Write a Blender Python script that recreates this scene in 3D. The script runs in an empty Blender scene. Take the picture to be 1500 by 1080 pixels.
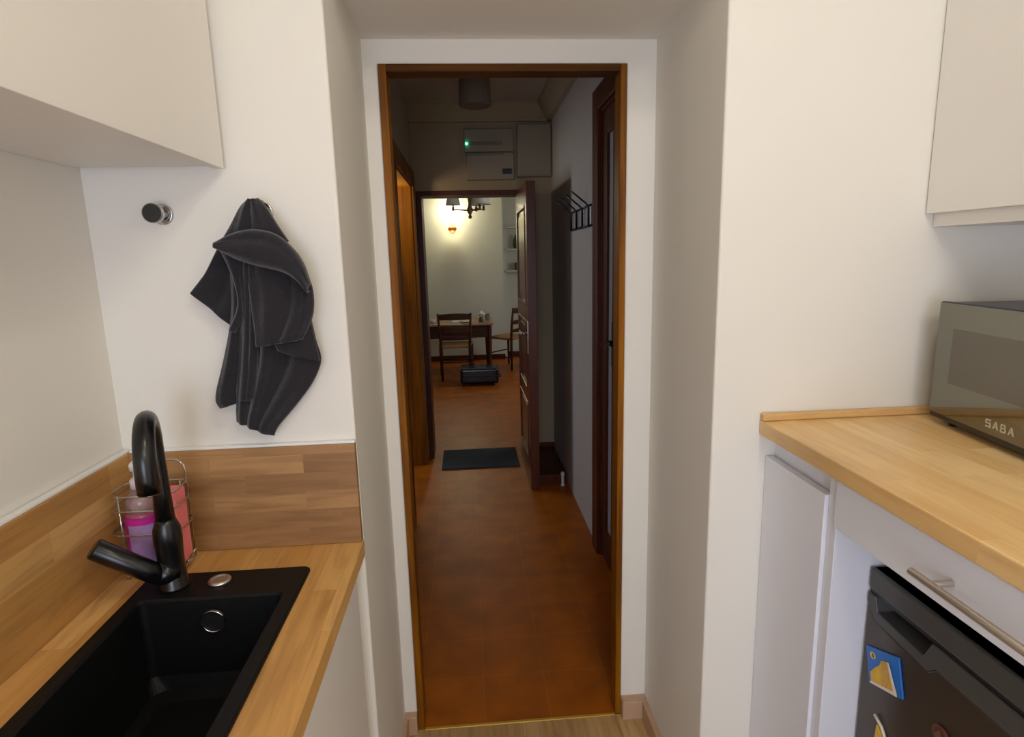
import bpy, bmesh, math, random
from mathutils import Vector, Matrix
random.seed(7)
PI = math.pi
COL = bpy.context.scene.collection

# ------------------------------------------------------------------ colours
def s2l(c):
    return c / 12.92 if c <= 0.04045 else ((c + 0.055) / 1.055) ** 2.4
def rgb(r, g, b):
    return (s2l(r / 255), s2l(g / 255), s2l(b / 255), 1.0)

# ------------------------------------------------------------------ materials
def new_mat(name):
    m = bpy.data.materials.new(name); m.use_nodes = True
    return m, m.node_tree.nodes, m.node_tree.links, m.node_tree.nodes['Principled BSDF']

def plain(name, col, rough=0.5, metal=0.0, bump=0.0, bscale=40, var=0.06, vscale=6, coat=0.0, spec=0.5, trans=0.0, ior=1.45):
    m, N, L, b = new_mat(name)
    tc = N.new('ShaderNodeTexCoord')
    nz = N.new('ShaderNodeTexNoise'); nz.inputs['Scale'].default_value = vscale; nz.inputs['Detail'].default_value = 3
    L.new(tc.outputs['Object'], nz.inputs['Vector'])
    mx = N.new('ShaderNodeMix'); mx.data_type = 'RGBA'
    mx.inputs['A'].default_value = tuple(c * (1 - var) for c in col[:3]) + (1,)
    mx.inputs['B'].default_value = tuple(min(1, c * (1 + var)) for c in col[:3]) + (1,)
    L.new(nz.outputs['Fac'], mx.inputs['Factor']); L.new(mx.outputs['Result'], b.inputs['Base Color'])
    b.inputs['Roughness'].default_value = rough; b.inputs['Metallic'].default_value = metal
    b.inputs['Coat Weight'].default_value = coat; b.inputs['Coat Roughness'].default_value = 0.1
    b.inputs['Specular IOR Level'].default_value = spec
    b.inputs['Transmission Weight'].default_value = trans; b.inputs['IOR'].default_value = ior
    if bump:
        n2 = N.new('ShaderNodeTexNoise'); n2.inputs['Scale'].default_value = bscale; n2.inputs['Detail'].default_value = 4
        L.new(tc.outputs['Object'], n2.inputs['Vector'])
        bp = N.new('ShaderNodeBump'); bp.inputs['Strength'].default_value = bump; bp.inputs['Distance'].default_value = 0.002
        L.new(n2.outputs['Fac'], bp.inputs['Height']); L.new(bp.outputs['Normal'], b.inputs['Normal'])
    return m

def emit(name, col, strength):
    m, N, L, b = new_mat(name)
    b.inputs['Base Color'].default_value = col
    b.inputs['Emission Color'].default_value = col; b.inputs['Emission Strength'].default_value = strength
    return m

def axes_vec(N, L, axes, scale=(1, 1, 1)):
    tc = N.new('ShaderNodeTexCoord'); sp = N.new('ShaderNodeSeparateXYZ'); cb = N.new('ShaderNodeCombineXYZ')
    L.new(tc.outputs['Object'], sp.inputs[0])
    for i, a in enumerate(axes):
        mt = N.new('ShaderNodeMath'); mt.operation = 'MULTIPLY'; mt.inputs[1].default_value = scale[i]
        L.new(sp.outputs['XYZ'.index(a)], mt.inputs[0]); L.new(mt.outputs[0], cb.inputs[i])
    return cb.outputs[0]

def butcher(name, axes, c1, c2, cg, rough=0.42, stave=0.042, length=0.42, grain=0.55):
    """solid wood board glued up from staves; axes = (along, across, third)"""
    m, N, L, b = new_mat(name)
    v = axes_vec(N, L, axes)
    br = N.new('ShaderNodeTexBrick'); br.offset = 0.37; br.offset_frequency = 2; br.squash = 1.0
    br.inputs['Scale'].default_value = 1; br.inputs['Brick Width'].default_value = length
    br.inputs['Row Height'].default_value = stave; br.inputs['Mortar Size'].default_value = 0.0004
    br.inputs['Mortar Smooth'].default_value = 0.3; br.inputs['Bias'].default_value = 0
    br.inputs['Color1'].default_value = (0, 0, 0, 1); br.inputs['Color2'].default_value = (1, 1, 1, 1)
    br.inputs['Mortar'].default_value = (0.15, 0.15, 0.15, 1)
    L.new(v, br.inputs['Vector'])
    v2 = axes_vec(N, L, axes, (5, 55, 55))
    # shift the grain per stave
    ad = N.new('ShaderNodeVectorMath'); ad.operation = 'MULTIPLY_ADD'
    ad.inputs[1].default_value = (9, 9, 9)
    L.new(br.outputs['Color'], ad.inputs[0]); L.new(v2, ad.inputs[2])
    nz = N.new('ShaderNodeTexNoise'); nz.inputs['Scale'].default_value = 1.0; nz.inputs['Detail'].default_value = 5
    nz.inputs['Distortion'].default_value = 0.6
    L.new(ad.outputs[0], nz.inputs['Vector'])
    v3 = axes_vec(N, L, axes, (2.5, 7, 7))
    n3 = N.new('ShaderNodeTexNoise'); n3.inputs['Scale'].default_value = 1.0; n3.inputs['Detail'].default_value = 3
    L.new(v3, n3.inputs['Vector'])
    mx = N.new('ShaderNodeMix'); mx.data_type = 'RGBA'
    mx.inputs['A'].default_value = c1; mx.inputs['B'].default_value = c2
    L.new(br.outputs['Color'], mx.inputs['Factor'])
    m3 = N.new('ShaderNodeMix'); m3.data_type = 'RGBA'
    L.new(mx.outputs['Result'], m3.inputs['A']); m3.inputs['B'].default_value = cg
    r3 = N.new('ShaderNodeMapRange'); r3.inputs[1].default_value = 0.45; r3.inputs[2].default_value = 0.75
    r3.inputs[3].default_value = 0; r3.inputs[4].default_value = grain
    L.new(nz.outputs['Fac'], r3.inputs[0]); L.new(r3.outputs[0], m3.inputs['Factor'])
    m4 = N.new('ShaderNodeMix'); m4.data_type = 'RGBA'
    L.new(m3.outputs['Result'], m4.inputs['A']); m4.inputs['B'].default_value = tuple(c * 0.6 for c in cg[:3]) + (1,)
    r4 = N.new('ShaderNodeMapRange'); r4.inputs[1].default_value = 0.55; r4.inputs[2].default_value = 0.8
    r4.inputs[3].default_value = 0; r4.inputs[4].default_value = 0.5
    L.new(n3.outputs['Fac'], r4.inputs[0]); L.new(r4.outputs[0], m4.inputs['Factor'])
    L.new(m4.outputs['Result'], b.inputs['Base Color'])
    b.inputs['Roughness'].default_value = rough
    bp = N.new('ShaderNodeBump'); bp.inputs['Strength'].default_value = 0.15; bp.inputs['Distance'].default_value = 0.001
    L.new(nz.outputs['Fac'], bp.inputs['Height']); L.new(bp.outputs['Normal'], b.inputs['Normal'])
    return m

def grain_wood(name, c1, c2, axes=('Z', 'X', 'Y'), rough=0.4, coat=0.2, spec=0.5):
    m, N, L, b = new_mat(name); b.inputs['Specular IOR Level'].default_value = spec
    v = axes_vec(N, L, axes, (3, 60, 60))
    nz = N.new('ShaderNodeTexNoise'); nz.inputs['Scale'].default_value = 1; nz.inputs['Detail'].default_value = 4; nz.inputs['Distortion'].default_value = 0.5
    L.new(v, nz.inputs['Vector'])
    v2 = axes_vec(N, L, axes, (1.6, 5, 5))
    n2 = N.new('ShaderNodeTexNoise'); n2.inputs['Scale'].default_value = 1; n2.inputs['Detail'].default_value = 2
    L.new(v2, n2.inputs['Vector'])
    ad = N.new('ShaderNodeMath'); ad.operation = 'ADD'; L.new(nz.outputs['Fac'], ad.inputs[0]); L.new(n2.outputs['Fac'], ad.inputs[1])
    mr = N.new('ShaderNodeMapRange'); mr.inputs[1].default_value = 0.75; mr.inputs[2].default_value = 1.25
    L.new(ad.outputs[0], mr.inputs[0])
    mx = N.new('ShaderNodeMix'); mx.data_type = 'RGBA'; mx.inputs['A'].default_value = c1; mx.inputs['B'].default_value = c2
    L.new(mr.outputs[0], mx.inputs['Factor']); L.new(mx.outputs['Result'], b.inputs['Base Color'])
    b.inputs['Roughness'].default_value = rough; b.inputs['Coat Weight'].default_value = coat
    return m

def tiles(name, size, off, c1, c2, cm, rough=0.35):
    m, N, L, b = new_mat(name)
    tc = N.new('ShaderNodeTexCoord'); mp = N.new('ShaderNodeMapping'); mp.inputs['Location'].default_value = (-off[0], -off[1], 0)
    L.new(tc.outputs['Object'], mp.inputs['Vector'])
    br = N.new('ShaderNodeTexBrick'); br.offset = 0.0; br.inputs['Scale'].default_value = 1
    br.inputs['Brick Width'].default_value = size; br.inputs['Row Height'].default_value = size
    br.inputs['Mortar Size'].default_value = 0.0016; br.inputs['Mortar Smooth'].default_value = 0.5
    br.inputs['Color1'].default_value = c1; br.inputs['Color2'].default_value = c2; br.inputs['Mortar'].default_value = cm
    L.new(mp.outputs['Vector'], br.inputs['Vector'])
    nz = N.new('ShaderNodeTexNoise'); nz.inputs['Scale'].default_value = 7; nz.inputs['Detail'].default_value = 5
    L.new(tc.outputs['Object'], nz.inputs['Vector'])
    mr = N.new('ShaderNodeMapRange'); mr.inputs[1].default_value = .3; mr.inputs[2].default_value = .7; mr.inputs[3].default_value = .75; mr.inputs[4].default_value = 1.2
    L.new(nz.outputs['Fac'], mr.inputs[0])
    mu = N.new('ShaderNodeVectorMath'); mu.operation = 'SCALE'; L.new(br.outputs['Color'], mu.inputs[0]); L.new(mr.outputs[0], mu.inputs['Scale'])
    b.inputs['Specular IOR Level'].default_value = 0.28
    L.new(mu.outputs[0], b.inputs['Base Color']); b.inputs['Roughness'].default_value = rough
    return m

M = {}
M['wall'] = plain('wall_paint', rgb(232, 227, 215), 0.6, bump=0.12, bscale=30, var=0.015, vscale=3)
M['ceil'] = plain('ceiling_paint', rgb(214, 206, 192), 0.8, var=0.02)
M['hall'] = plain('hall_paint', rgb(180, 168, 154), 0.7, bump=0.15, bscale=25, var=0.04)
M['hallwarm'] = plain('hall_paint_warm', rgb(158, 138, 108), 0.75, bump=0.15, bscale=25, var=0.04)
M['dining'] = plain('dining_paint', rgb(212, 212, 190), 0.7, bump=0.1, var=0.03)
M['white'] = plain('white_lacquer', rgb(232, 227, 218), 0.42, var=0.01)
M['white2'] = plain('white_base_lacquer', rgb(228, 229, 236), 0.4, var=0.01)
M['caulk'] = plain('white_caulk', rgb(240, 238, 232), 0.4, var=0.01)
M['oak'] = butcher('oak_worktop', ('Y', 'X', 'Z'), rgb(196, 138, 66), rgb(226, 174, 102), rgb(152, 98, 42), stave=0.046, length=0.36, grain=0.6)
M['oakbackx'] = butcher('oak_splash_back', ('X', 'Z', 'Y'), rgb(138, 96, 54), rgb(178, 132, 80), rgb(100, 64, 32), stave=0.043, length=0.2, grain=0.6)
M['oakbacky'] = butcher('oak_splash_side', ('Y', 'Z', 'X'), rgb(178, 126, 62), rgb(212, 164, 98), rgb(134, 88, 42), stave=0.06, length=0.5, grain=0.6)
M['beech'] = butcher('beech_worktop', ('Y', 'X', 'Z'), rgb(224, 178, 112), rgb(240, 204, 142), rgb(200, 148, 84), stave=0.05, length=0.34, grain=0.5, rough=0.35)
M['beechx'] = butcher('beech_strip', ('X', 'Z', 'Y'), rgb(206, 160, 96), rgb(220, 176, 112), rgb(180, 126, 70), stave=0.1, length=0.6)
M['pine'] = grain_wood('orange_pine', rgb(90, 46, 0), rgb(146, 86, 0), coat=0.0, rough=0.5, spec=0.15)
M['pinex_shaded'] = grain_wood('orange_pine_across_shaded', rgb(44, 24, 4), rgb(92, 52, 4), axes=('X', 'Z', 'Y'), coat=0.0, rough=0.5, spec=0.1)  # cross grain copy of the pine, darkened to paint shade on the head
M['pinelit'] = grain_wood('orange_pine_lit', rgb(170, 104, 16), rgb(206, 134, 24), coat=0.2)  # lighter copy of the pine, with the light put into its colour
M['dark'] = grain_wood('dark_red_wood', rgb(58, 24, 8), rgb(94, 42, 12), rough=0.45, coat=0.0, spec=0.2)
M['door'] = grain_wood('varnished_door_wood', rgb(66, 26, 6), rgb(98, 44, 12), rough=0.32, coat=0.15, spec=0.3)
M['table'] = grain_wood('table_wood', rgb(48, 26, 14), rgb(78, 44, 22), axes=('X', 'Y', 'Z'), rough=0.5, coat=0.0, spec=0.2)
M['tabletop'] = grain_wood('table_top_wood', rgb(128, 84, 44), rgb(160, 110, 62), axes=('X', 'Y', 'Z'), rough=0.35, coat=0.3)
M['rush'] = plain('woven_rush', rgb(150, 108, 60), 0.8, bump=0.6, bscale=120, var=0.2, vscale=60)
M['terra'] = tiles('terracotta_tiles', 0.226, (0.005, 1.98), rgb(152, 76, 4), rgb(162, 82, 5), rgb(170, 100, 34), rough=0.42)
M['laminate'] = butcher('laminate_floor', ('Y', 'X', 'Z'), rgb(176, 136, 84), rgb(200, 160, 106), rgb(128, 92, 54), stave=0.065, length=1.1, grain=0.7, rough=0.4)
M['skirt'] = plain('beige_skirting', rgb(186, 150, 118), 0.45, var=0.08, vscale=30)
M['brass'] = plain('brass_strip', rgb(206, 160, 60), 0.35, metal=0.4)
M['blacksink'] = plain('black_granite', rgb(11, 11, 11), 0.5, bump=0.25, bscale=500, var=0.5, vscale=500, spec=0.2)
M['blacktap'] = plain('matt_black_tap', rgb(8, 8, 9), 0.28, var=0.05, spec=0.5)
M['chrome'] = plain('chrome', rgb(200, 200, 200), 0.12, metal=1.0, var=0.01)
M['steel'] = plain('brushed_steel', rgb(208, 198, 186), 0.38, metal=1.0, var=0.03)
M['darkmetal'] = plain('dark_metal', rgb(40, 40, 42), 0.3, metal=0.6)
M['rubber'] = plain('black_face', rgb(36, 35, 32), 0.4)
M['towel'] = plain('charcoal_terry', rgb(38, 36, 39), 0.95, bump=1.0, bscale=300, var=0.22, vscale=260, spec=0.1)
_b = M['towel'].node_tree.nodes['Principled BSDF']; _b.inputs['Sheen Weight'].default_value = .28; _b.inputs['Sheen Roughness'].default_value = .45
M['hem'] = plain('charcoal_hem', rgb(78, 74, 77), 0.9, bump=0.5, bscale=500, var=0.1, spec=0.1)
M['fridge'] = plain('dark_inox', rgb(84, 76, 68), 0.3, metal=0.75, var=0.05)
M['fridgetrim'] = plain('grey_trim', rgb(66, 65, 62), 0.4, var=0.02)
M['black'] = plain('black_plastic', rgb(20, 20, 21), 0.35)
M['mwglass'] = plain('mirrored_glass', rgb(122, 122, 110), 0.07, metal=0.95, var=0.01)
M['mwwindow'] = plain('mirrored_glass_window', rgb(106, 102, 92), 0.1, metal=0.9, var=0.02)
M['letters'] = plain('pale_letters', rgb(190, 178, 150), 0.4)
M['mwline'] = plain('glass_edge', rgb(60, 60, 56), 0.3)
M['blue'] = plain('blue_glaze', rgb(16, 104, 196), 0.3, var=0.1, vscale=40)
M['yellow'] = plain('yellow_paint', rgb(222, 176, 40), 0.45, var=0.25, vscale=60)
M['sand'] = plain('sand_paint', rgb(206, 160, 70), 0.5, var=0.25, vscale=60)
M['cream'] = plain('cream_paint', rgb(230, 214, 196), 0.5)
M['rednote'] = plain('brick_red_paint', rgb(92, 46, 34), 0.5, var=0.3, vscale=80)
M['pinkliq'] = plain('pink_soap_bottle', rgb(216, 96, 128), 0.2, var=0.08, trans=0.35)
M['pump'] = plain('white_pump', rgb(226, 214, 208), 0.35)
M['clear'] = plain('clear_plastic', rgb(236, 205, 200), 0.15, trans=0.75)
M['magenta'] = plain('magenta_label', rgb(206, 24, 150), 0.4, var=0.05)
M['lilac'] = plain('lilac_label', rgb(166, 132, 190), 0.4, var=0.2, vscale=60)
M['sponge'] = plain('salmon_sponge', rgb(240, 124, 122), 0.85, bump=0.6, bscale=250, var=0.08)
M['mat'] = plain('dark_blue_doormat', rgb(34, 42, 50), 0.95, bump=0.8, bscale=400, var=0.2, vscale=200)
M['case'] = plain('glossy_black_case', rgb(13, 15, 19), 0.3, coat=0.15)
M['panel'] = plain('cream_plastic', rgb(142, 128, 104), 0.5)
M['led'] = emit('green_led', (0.05, 1.0, 0.55, 1), 14)
M['shade'] = plain('grey_green_shade', rgb(220, 220, 200), 0.85)
M['bronze'] = plain('dark_bronze', rgb(112, 78, 52), 0.4, metal=0.2)
M['cupwood'] = plain('amber_wood', rgb(196, 112, 30), 0.4)
M['bulb'] = emit('warm_bulb', (1.0, 0.66, 0.22, 1), 3)
M['drum'] = plain('lamp_drum', rgb(120, 108, 92), 0.7)
M['greyglass'] = plain('grey_door_glass', rgb(168, 172, 180), 0.3)
M['petal'] = plain('white_petals', rgb(226, 228, 214), 0.6)
M['leaf'] = plain('green_leaves', rgb(60, 84, 44), 0.6, var=0.3)
M['china'] = plain('white_china', rgb(214, 210, 200), 0.25)
M['glass'] = plain('drinking_glass', rgb(225, 235, 235), 0.05, trans=0.9, var=0)

# ------------------------------------------------------------------ mesh builder
class MB:
    def __init__(s): s.bm = bmesh.new()
    def box(s, x0, x1, y0, y1, z0, z1):
        v = [s.bm.verts.new((x, y, z)) for x in (x0, x1) for y in (y0, y1) for z in (z0, z1)]
        for f in ((0, 1, 3, 2), (4, 6, 7, 5), (0, 4, 5, 1), (2, 3, 7, 6), (0, 2, 6, 4), (1, 5, 7, 3)):
            s.bm.faces.new([v[i] for i in f])
        return s
    def prism(s, pts, vec):
        a = [s.bm.verts.new(p) for p in pts]; vec = Vector(vec)
        b = [s.bm.verts.new(Vector(p) + vec) for p in pts]; n = len(pts)
        s.bm.faces.new(a); s.bm.faces.new(b[::-1])
        for i in range(n): s.bm.faces.new((a[i], b[i], b[(i + 1) % n], a[(i + 1) % n]))
        return s
    def tube(s, path, r, n=12, caps=True, smooth=True, closed=False):
        path = [Vector(p) for p in path]; k = len(path)
        rs = r if isinstance(r, (list, tuple)) else [r] * k
        rings = []; prev = None
        for i, p in enumerate(path):
            if closed: t = path[(i + 1) % k] - path[i - 1]
            else: t = path[min(i + 1, k - 1)] - path[max(i - 1, 0)]
            t.normalize()
            if prev is None:
                a = Vector((0, 0, 1)) if abs(t.z) < 0.9 else Vector((1, 0, 0))
                u = t.cross(a).normalized()
            else:
                u = (prev - t * prev.dot(t)).normalized()
            prev = u; w = t.cross(u)
            rings.append([s.bm.verts.new(p + (u * math.cos(2 * PI * j / n) + w * math.sin(2 * PI * j / n)) * rs[i]) for j in range(n)])
        m = k if closed else k - 1
        for i in range(m):
            A, B = rings[i], rings[(i + 1) % k]
            for j in range(n):
                f = s.bm.faces.new((A[j], A[(j + 1) % n], B[(j + 1) % n], B[j])); f.smooth = smooth
        if caps and not closed:
            s.bm.faces.new(rings[0][::-1]); s.bm.faces.new(rings[-1])
        return s
    def cyl(s, p0, p1, r0, r1=None, n=20): return s.tube([p0, p1], [r0, r0 if r1 is None else r1], n)
    def lathe(s, prof, c, n=24, sx=1, sy=1, smooth=True, a0=0, a1=2 * PI, caps=True):
        full = abs(a1 - a0 - 2 * PI) < 1e-6; m = n if full else n + 1
        rings = [[s.bm.verts.new((c[0] + r * sx * math.cos(a0 + (a1 - a0) * j / n), c[1] + r * sy * math.sin(a0 + (a1 - a0) * j / n), c[2] + z)) for j in range(m)] for r, z in prof]
        for A, B in zip(rings, rings[1:]):
            for j in range(n):
                f = s.bm.faces.new((A[j], A[(j + 1) % m], B[(j + 1) % m], B[j])); f.smooth = smooth
        if caps and full:
            s.bm.faces.new(rings[0][::-1]); s.bm.faces.new(rings[-1])
        return s
    def loft(s, loops, close_last=True, close_first=False):
        R = [[s.bm.verts.new(p) for p in lp] for lp in loops]; n = len(R[0])
        for A, B in zip(R, R[1:]):
            for j in range(n): s.bm.faces.new((A[j], A[(j + 1) % n], B[(j + 1) % n], B[j]))
        if close_last: s.bm.faces.new(R[-1])
        if close_first: s.bm.faces.new(R[0][::-1])
        return s
    def ball(s, c, r, sx=1, sy=1, sz=1, n=16):
        prof = [(r * math.cos(a), r * sz * math.sin(a)) for a in [(-0.5 + i / 10) * PI * 0.998 for i in range(11)]]
        return s.lathe(prof, c, n, sx, sy)
    def xform(s, mat):
        bmesh.ops.transform(s.bm, matrix=mat, verts=s.bm.verts); return s
    def build(s, name, mat, parent=None, bevel=0.0, seg=2, solid=0.0, subsurf=0):
        bmesh.ops.recalc_face_normals(s.bm, faces=s.bm.faces)
        off = Vector((0, 0, 0)); p = parent
        while p is not None: off += p.location; p = p.parent
        bmesh.ops.translate(s.bm, verts=s.bm.verts, vec=-off)
        me = bpy.data.meshes.new(name); s.bm.to_mesh(me); s.bm.free()
        o = bpy.data.objects.new(name, me); COL.objects.link(o)
        me.materials.append(mat)
        if parent is not None: o.parent = parent
        if solid:
            md = o.modifiers.new('solid', 'SOLIDIFY'); md.thickness = solid; md.offset = 0
        if subsurf:
            md = o.modifiers.new('sub', 'SUBSURF'); md.levels = subsurf; md.render_levels = subsurf
        if bevel:
            md = o.modifiers.new('bevel', 'BEVEL'); md.width = bevel; md.segments = seg; md.limit_method = 'ANGLE'; md.angle_limit = math.radians(40)
        return o

def thing(name, label, cat, loc=(0, 0, 0), group=None):
    o = bpy.data.objects.new(name, None); COL.objects.link(o); o.location = loc
    o.empty_display_size = 0.05
    o['label'] = label; o['category'] = cat
    if group: o['group'] = group
    return o
def tag(o, label, cat, group=None):
    o['label'] = label; o['category'] = cat
    if group: o['group'] = group
    return o
def struct(o): o['kind'] = 'structure'; return o
def copy_tree(o, parent=None):
    c = o.copy(); COL.objects.link(c)
    if parent is not None: c.parent = parent
    for ch in list(o.children): copy_tree(ch, c)
    return c

def rrect(x0, x1, y0, y1, z, r, n=6):
    pts = []
    for cx, cy, a in ((x1 - r, y1 - r, 0), (x0 + r, y1 - r, 90), (x0 + r, y0 + r, 180), (x1 - r, y0 + r, 270)):
        for i in range(n + 1):
            t = math.radians(a + 90 * i / n); pts.append((cx + r * math.cos(t), cy + r * math.sin(t), z))
    return pts

# ================================================================== THE SHELL
ZC = 2.62
YB = 1.29      # kitchen back wall plane
struct(MB().box(-0.9, 1.45, -2.5, 1.745, -0.1, 0).build('floor', M['laminate']))
struct(MB().box(-2.6, 2.6, 1.750, 9.5, -0.1, 0).build('floor', M['terra']))
struct(MB().box(-0.1965, 0.4485, 1.741, 1.752, -0.02, 0.003).build('trim_1', M['brass'], bevel=0.002))
struct(MB().box(-0.9, 1.45, -2.5, 1.30, ZC, ZC + 0.1).build('ceiling', M['ceil']))
struct(MB().box(-0.9, -0.757, -2.5, 1.36, 0, ZC).build('wall_left', M['wall']))
struct(MB().box(1.30, 1.45, -2.5, 1.36, 0, ZC).build('wall_right', M['wall']))
struct(MB().box(-0.9, 1.45, -2.6, -2.5, 0, ZC).build('wall_rear', M['wall']))
DY = 1.75
wb = MB()
wb.box(-0.88, -0.26, YB, 1.81, 0, ZC + 0.05)
wb.box(0.552, 1.44, YB - 0.01, 1.81, 0, ZC + 0.05)
wb.box(-0.27, 0.56, YB, 1.805, 2.133, ZC + 0.04)
wb.prism([(-0.27, DY, 0), (-0.219, DY, 0), (-0.219, DY, 2.07), (0.468, DY, 2.07), (0.468, DY, 0), (0.56, DY, 0), (0.56, DY, 2.14), (-0.27, DY, 2.14)], (0, 0.055, 0))
struct(wb.build('wall_back', M['wall'], bevel=0.006, seg=3))
# skirting of the passage
struct(MB().box(0.468, 0.552, 1.715, DY + 0.002, 0, 0.068).build('baseboard_back', M['skirt'], bevel=0.003))
struct(MB().box(0.534, 0.553, YB, 1.7145, 0, 0.068).build('baseboard_right', M['skirt'], bevel=0.003))
struct(MB().box(-0.262, -0.219, 1.722, DY + 0.002, 0, 0.068).build('baseboard_back', M['skirt'], bevel=0.003))
struct(MB().box(-0.262, -0.246, YB, 1.7215, 0, 0.068).build('baseboard_left', M['skirt'], bevel=0.003))

# pine lining of the near doorway
fr = thing('door_frame', 'orange varnished pine frame lining the narrow kitchen doorway', 'door frame', (0.125, DY, 0))
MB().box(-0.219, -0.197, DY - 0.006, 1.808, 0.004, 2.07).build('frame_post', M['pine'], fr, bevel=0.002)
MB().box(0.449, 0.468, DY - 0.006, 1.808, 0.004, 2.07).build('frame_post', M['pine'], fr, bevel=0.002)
MB().box(-0.197, 0.449, DY - 0.006, 1.808, 2.050, 2.07).build('frame_head', M['pinex_shaded'], fr, bevel=0.002)
struct(fr)

# hallway shell
hl, hr = -0.372, 0.645
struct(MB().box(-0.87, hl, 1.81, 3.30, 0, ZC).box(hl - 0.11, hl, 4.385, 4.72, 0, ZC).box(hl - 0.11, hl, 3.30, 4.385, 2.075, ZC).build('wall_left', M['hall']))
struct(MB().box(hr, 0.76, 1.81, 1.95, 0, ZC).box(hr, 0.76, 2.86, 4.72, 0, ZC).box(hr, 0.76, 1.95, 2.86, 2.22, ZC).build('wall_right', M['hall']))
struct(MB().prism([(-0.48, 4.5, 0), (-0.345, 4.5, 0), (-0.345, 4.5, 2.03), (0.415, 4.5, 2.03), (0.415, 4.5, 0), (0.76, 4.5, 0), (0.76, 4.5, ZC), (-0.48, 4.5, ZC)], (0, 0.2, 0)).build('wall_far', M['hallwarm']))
struct(MB().box(-0.9, 1.45, 1.80, 4.7, ZC, ZC + 0.1).build('ceiling', M['hall']))
# plaster cornice
cn = MB()
cn.prism([(hl, 4.5, 2.50), (hl, 4.47, 2.50), (hl, 4.465, 2.515), (hl, 4.43, 2.56), (hl, 4.40, 2.60), (hl, 4.40, ZC), (hl, 4.5, ZC)], (hr - hl, 0, 0))
cn.prism([(hr, 1.82, 2.50), (hr - .03, 1.82, 2.50), (hr - .035, 1.82, 2.515), (hr - .07, 1.82, 2.56), (hr - .10, 1.82, 2.60), (hr - .10, 1.82, ZC), (hr, 1.82, ZC)], (0, 2.66, 0))
struct(cn.build('trim_2', M['hallwarm']))
struct(MB().box(0.46, hr, 4.484, 4.5, 0, 0.09).build('baseboard_far', M['dark'], bevel=0.003))

# side room to the left of the hall, closed and dim
struct(MB().box(-2.6, -2.5, 1.9, 4.8, 0, ZC).box(-2.6, hl - 0.11, 1.87, 1.95, 0, ZC).build('wall_side_room', M['hall']))
struct(MB().box(-2.6, -0.48, 1.9, 4.8, ZC, ZC + 0.1).build('ceiling', M['hall']))
# side room to the right
struct(MB().box(1.6, 1.7, 1.87, 4.8, 0, ZC).box(0.76, 1.7, 1.80, 1.87, 0, ZC).build('wall_side_room', M['hall']))
struct(MB().box(0.76, 1.7, 1.87, 4.8, ZC, ZC + 0.1).build('ceiling', M['hall']))

# door frame on the left of the hall
lf = thing('door_frame', 'orange wood frame of the side doorway on the left of the hall', 'door frame', (hl, 3.84, 0))
MB().box(hl - 0.12, hl + 0.004, 4.352, 4.386, 0.001, 2.075).build('jamb', M['pine'], lf, bevel=0.003)
MB().box(hl - 0.12, hl + 0.004, 3.30, 3.33, 0.001, 2.075).build('jamb', M['pine'], lf, bevel=0.003)
MB().box(hl - 0.12, hl + 0.004, 3.33, 4.352, 2.045, 2.075).build('frame_head', M['pinelit'], lf, bevel=0.003)
MB().box(hl, hl + 0.022, 4.36, 4.46, 0.001, 2.16).box(hl, hl + 0.022, 3.22, 3.325, 0.001, 2.16).box(hl, hl + 0.022, 3.325, 4.36, 2.055, 2.16).build('casing', M['pine'], lf, bevel=0.004)

struct(lf)
# far doorway casing
ff = thing('door_frame', 'dark brown frame of the far doorway into the dining room', 'door frame', (0.03, 4.5, 0))
MB().box(-0.348, -0.308, 4.485, 4.715, 0.001, 2.03).build('frame_post', M['dark'], ff, bevel=0.003)
MB().box(0.40, 0.418, 4.485, 4.715, 0.001, 2.03).build('frame_post', M['dark'], ff, bevel=0.003)
MB().box(-0.308, 0.40, 4.485, 4.715, 1.998, 2.03).build('frame_head', M['dark'], ff, bevel=0.003)

struct(ff)
# open panelled door
dl = thing('panelled_door', 'reddish brown panelled door standing open into the hall', 'door', (0.395, 4.49, 0))
dx0, dx1, d0, d1 = 0.378, 0.436, 3.73, 4.482
dm = MB(); dm.box(dx0 + .008, dx1 - .008, d0 + .02, d1 - .02, 0.03, 1.98)
for a, b in ((d0, d0 + .11), (d1 - .11, d1)): dm.box(dx0, dx1, a, b, 0.012, 2.0)
for a, b in ((0.012, 0.19), (0.58, 0.68), (1.13, 1.24), (1.86, 2.0)): dm.box(dx0, dx1, d0 + .11, d1 - .11, a, b)
dm.build('leaf', M['door'], dl, bevel=0.003)
for a, b in ((0.19, 0.58), (0.68, 1.13), (1.24, 1.86)):
    pm = MB(); pm.box(dx0 + .002, dx0 + .012, d0 + .15, d1 - .15, a + .04, b - .04)
    for (u0, u1, w0, w1) in ((d0 + .105, d0 + .12, a, b), (d1 - .12, d1 - .105, a, b), (d0 + .11, d1 - .11, a - .006, a + .01), (d0 + .11, d1 - .11, b - .01, b + .006)):
        pm.box(dx0 - .005, dx0 + .01, u0, u1, w0, w1)
    pm.build('raised_panel', M['door'], dl, bevel=0.004)
hb = MB(); hb.box(dx0 - .004, dx0 - .0005, d0 + .035, d0 + .075, 0.93, 1.14)
hb.cyl((dx0 - .003, d0 + .055, 1.06), (dx0 - .045, d0 + .055, 1.06), .009); hb.cyl((dx0 - .042, d0 + .05, 1.06), (dx0 - .042, d0 + .15, 1.065), .008)
hb.build('handle', M['chrome'], dl)

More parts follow.
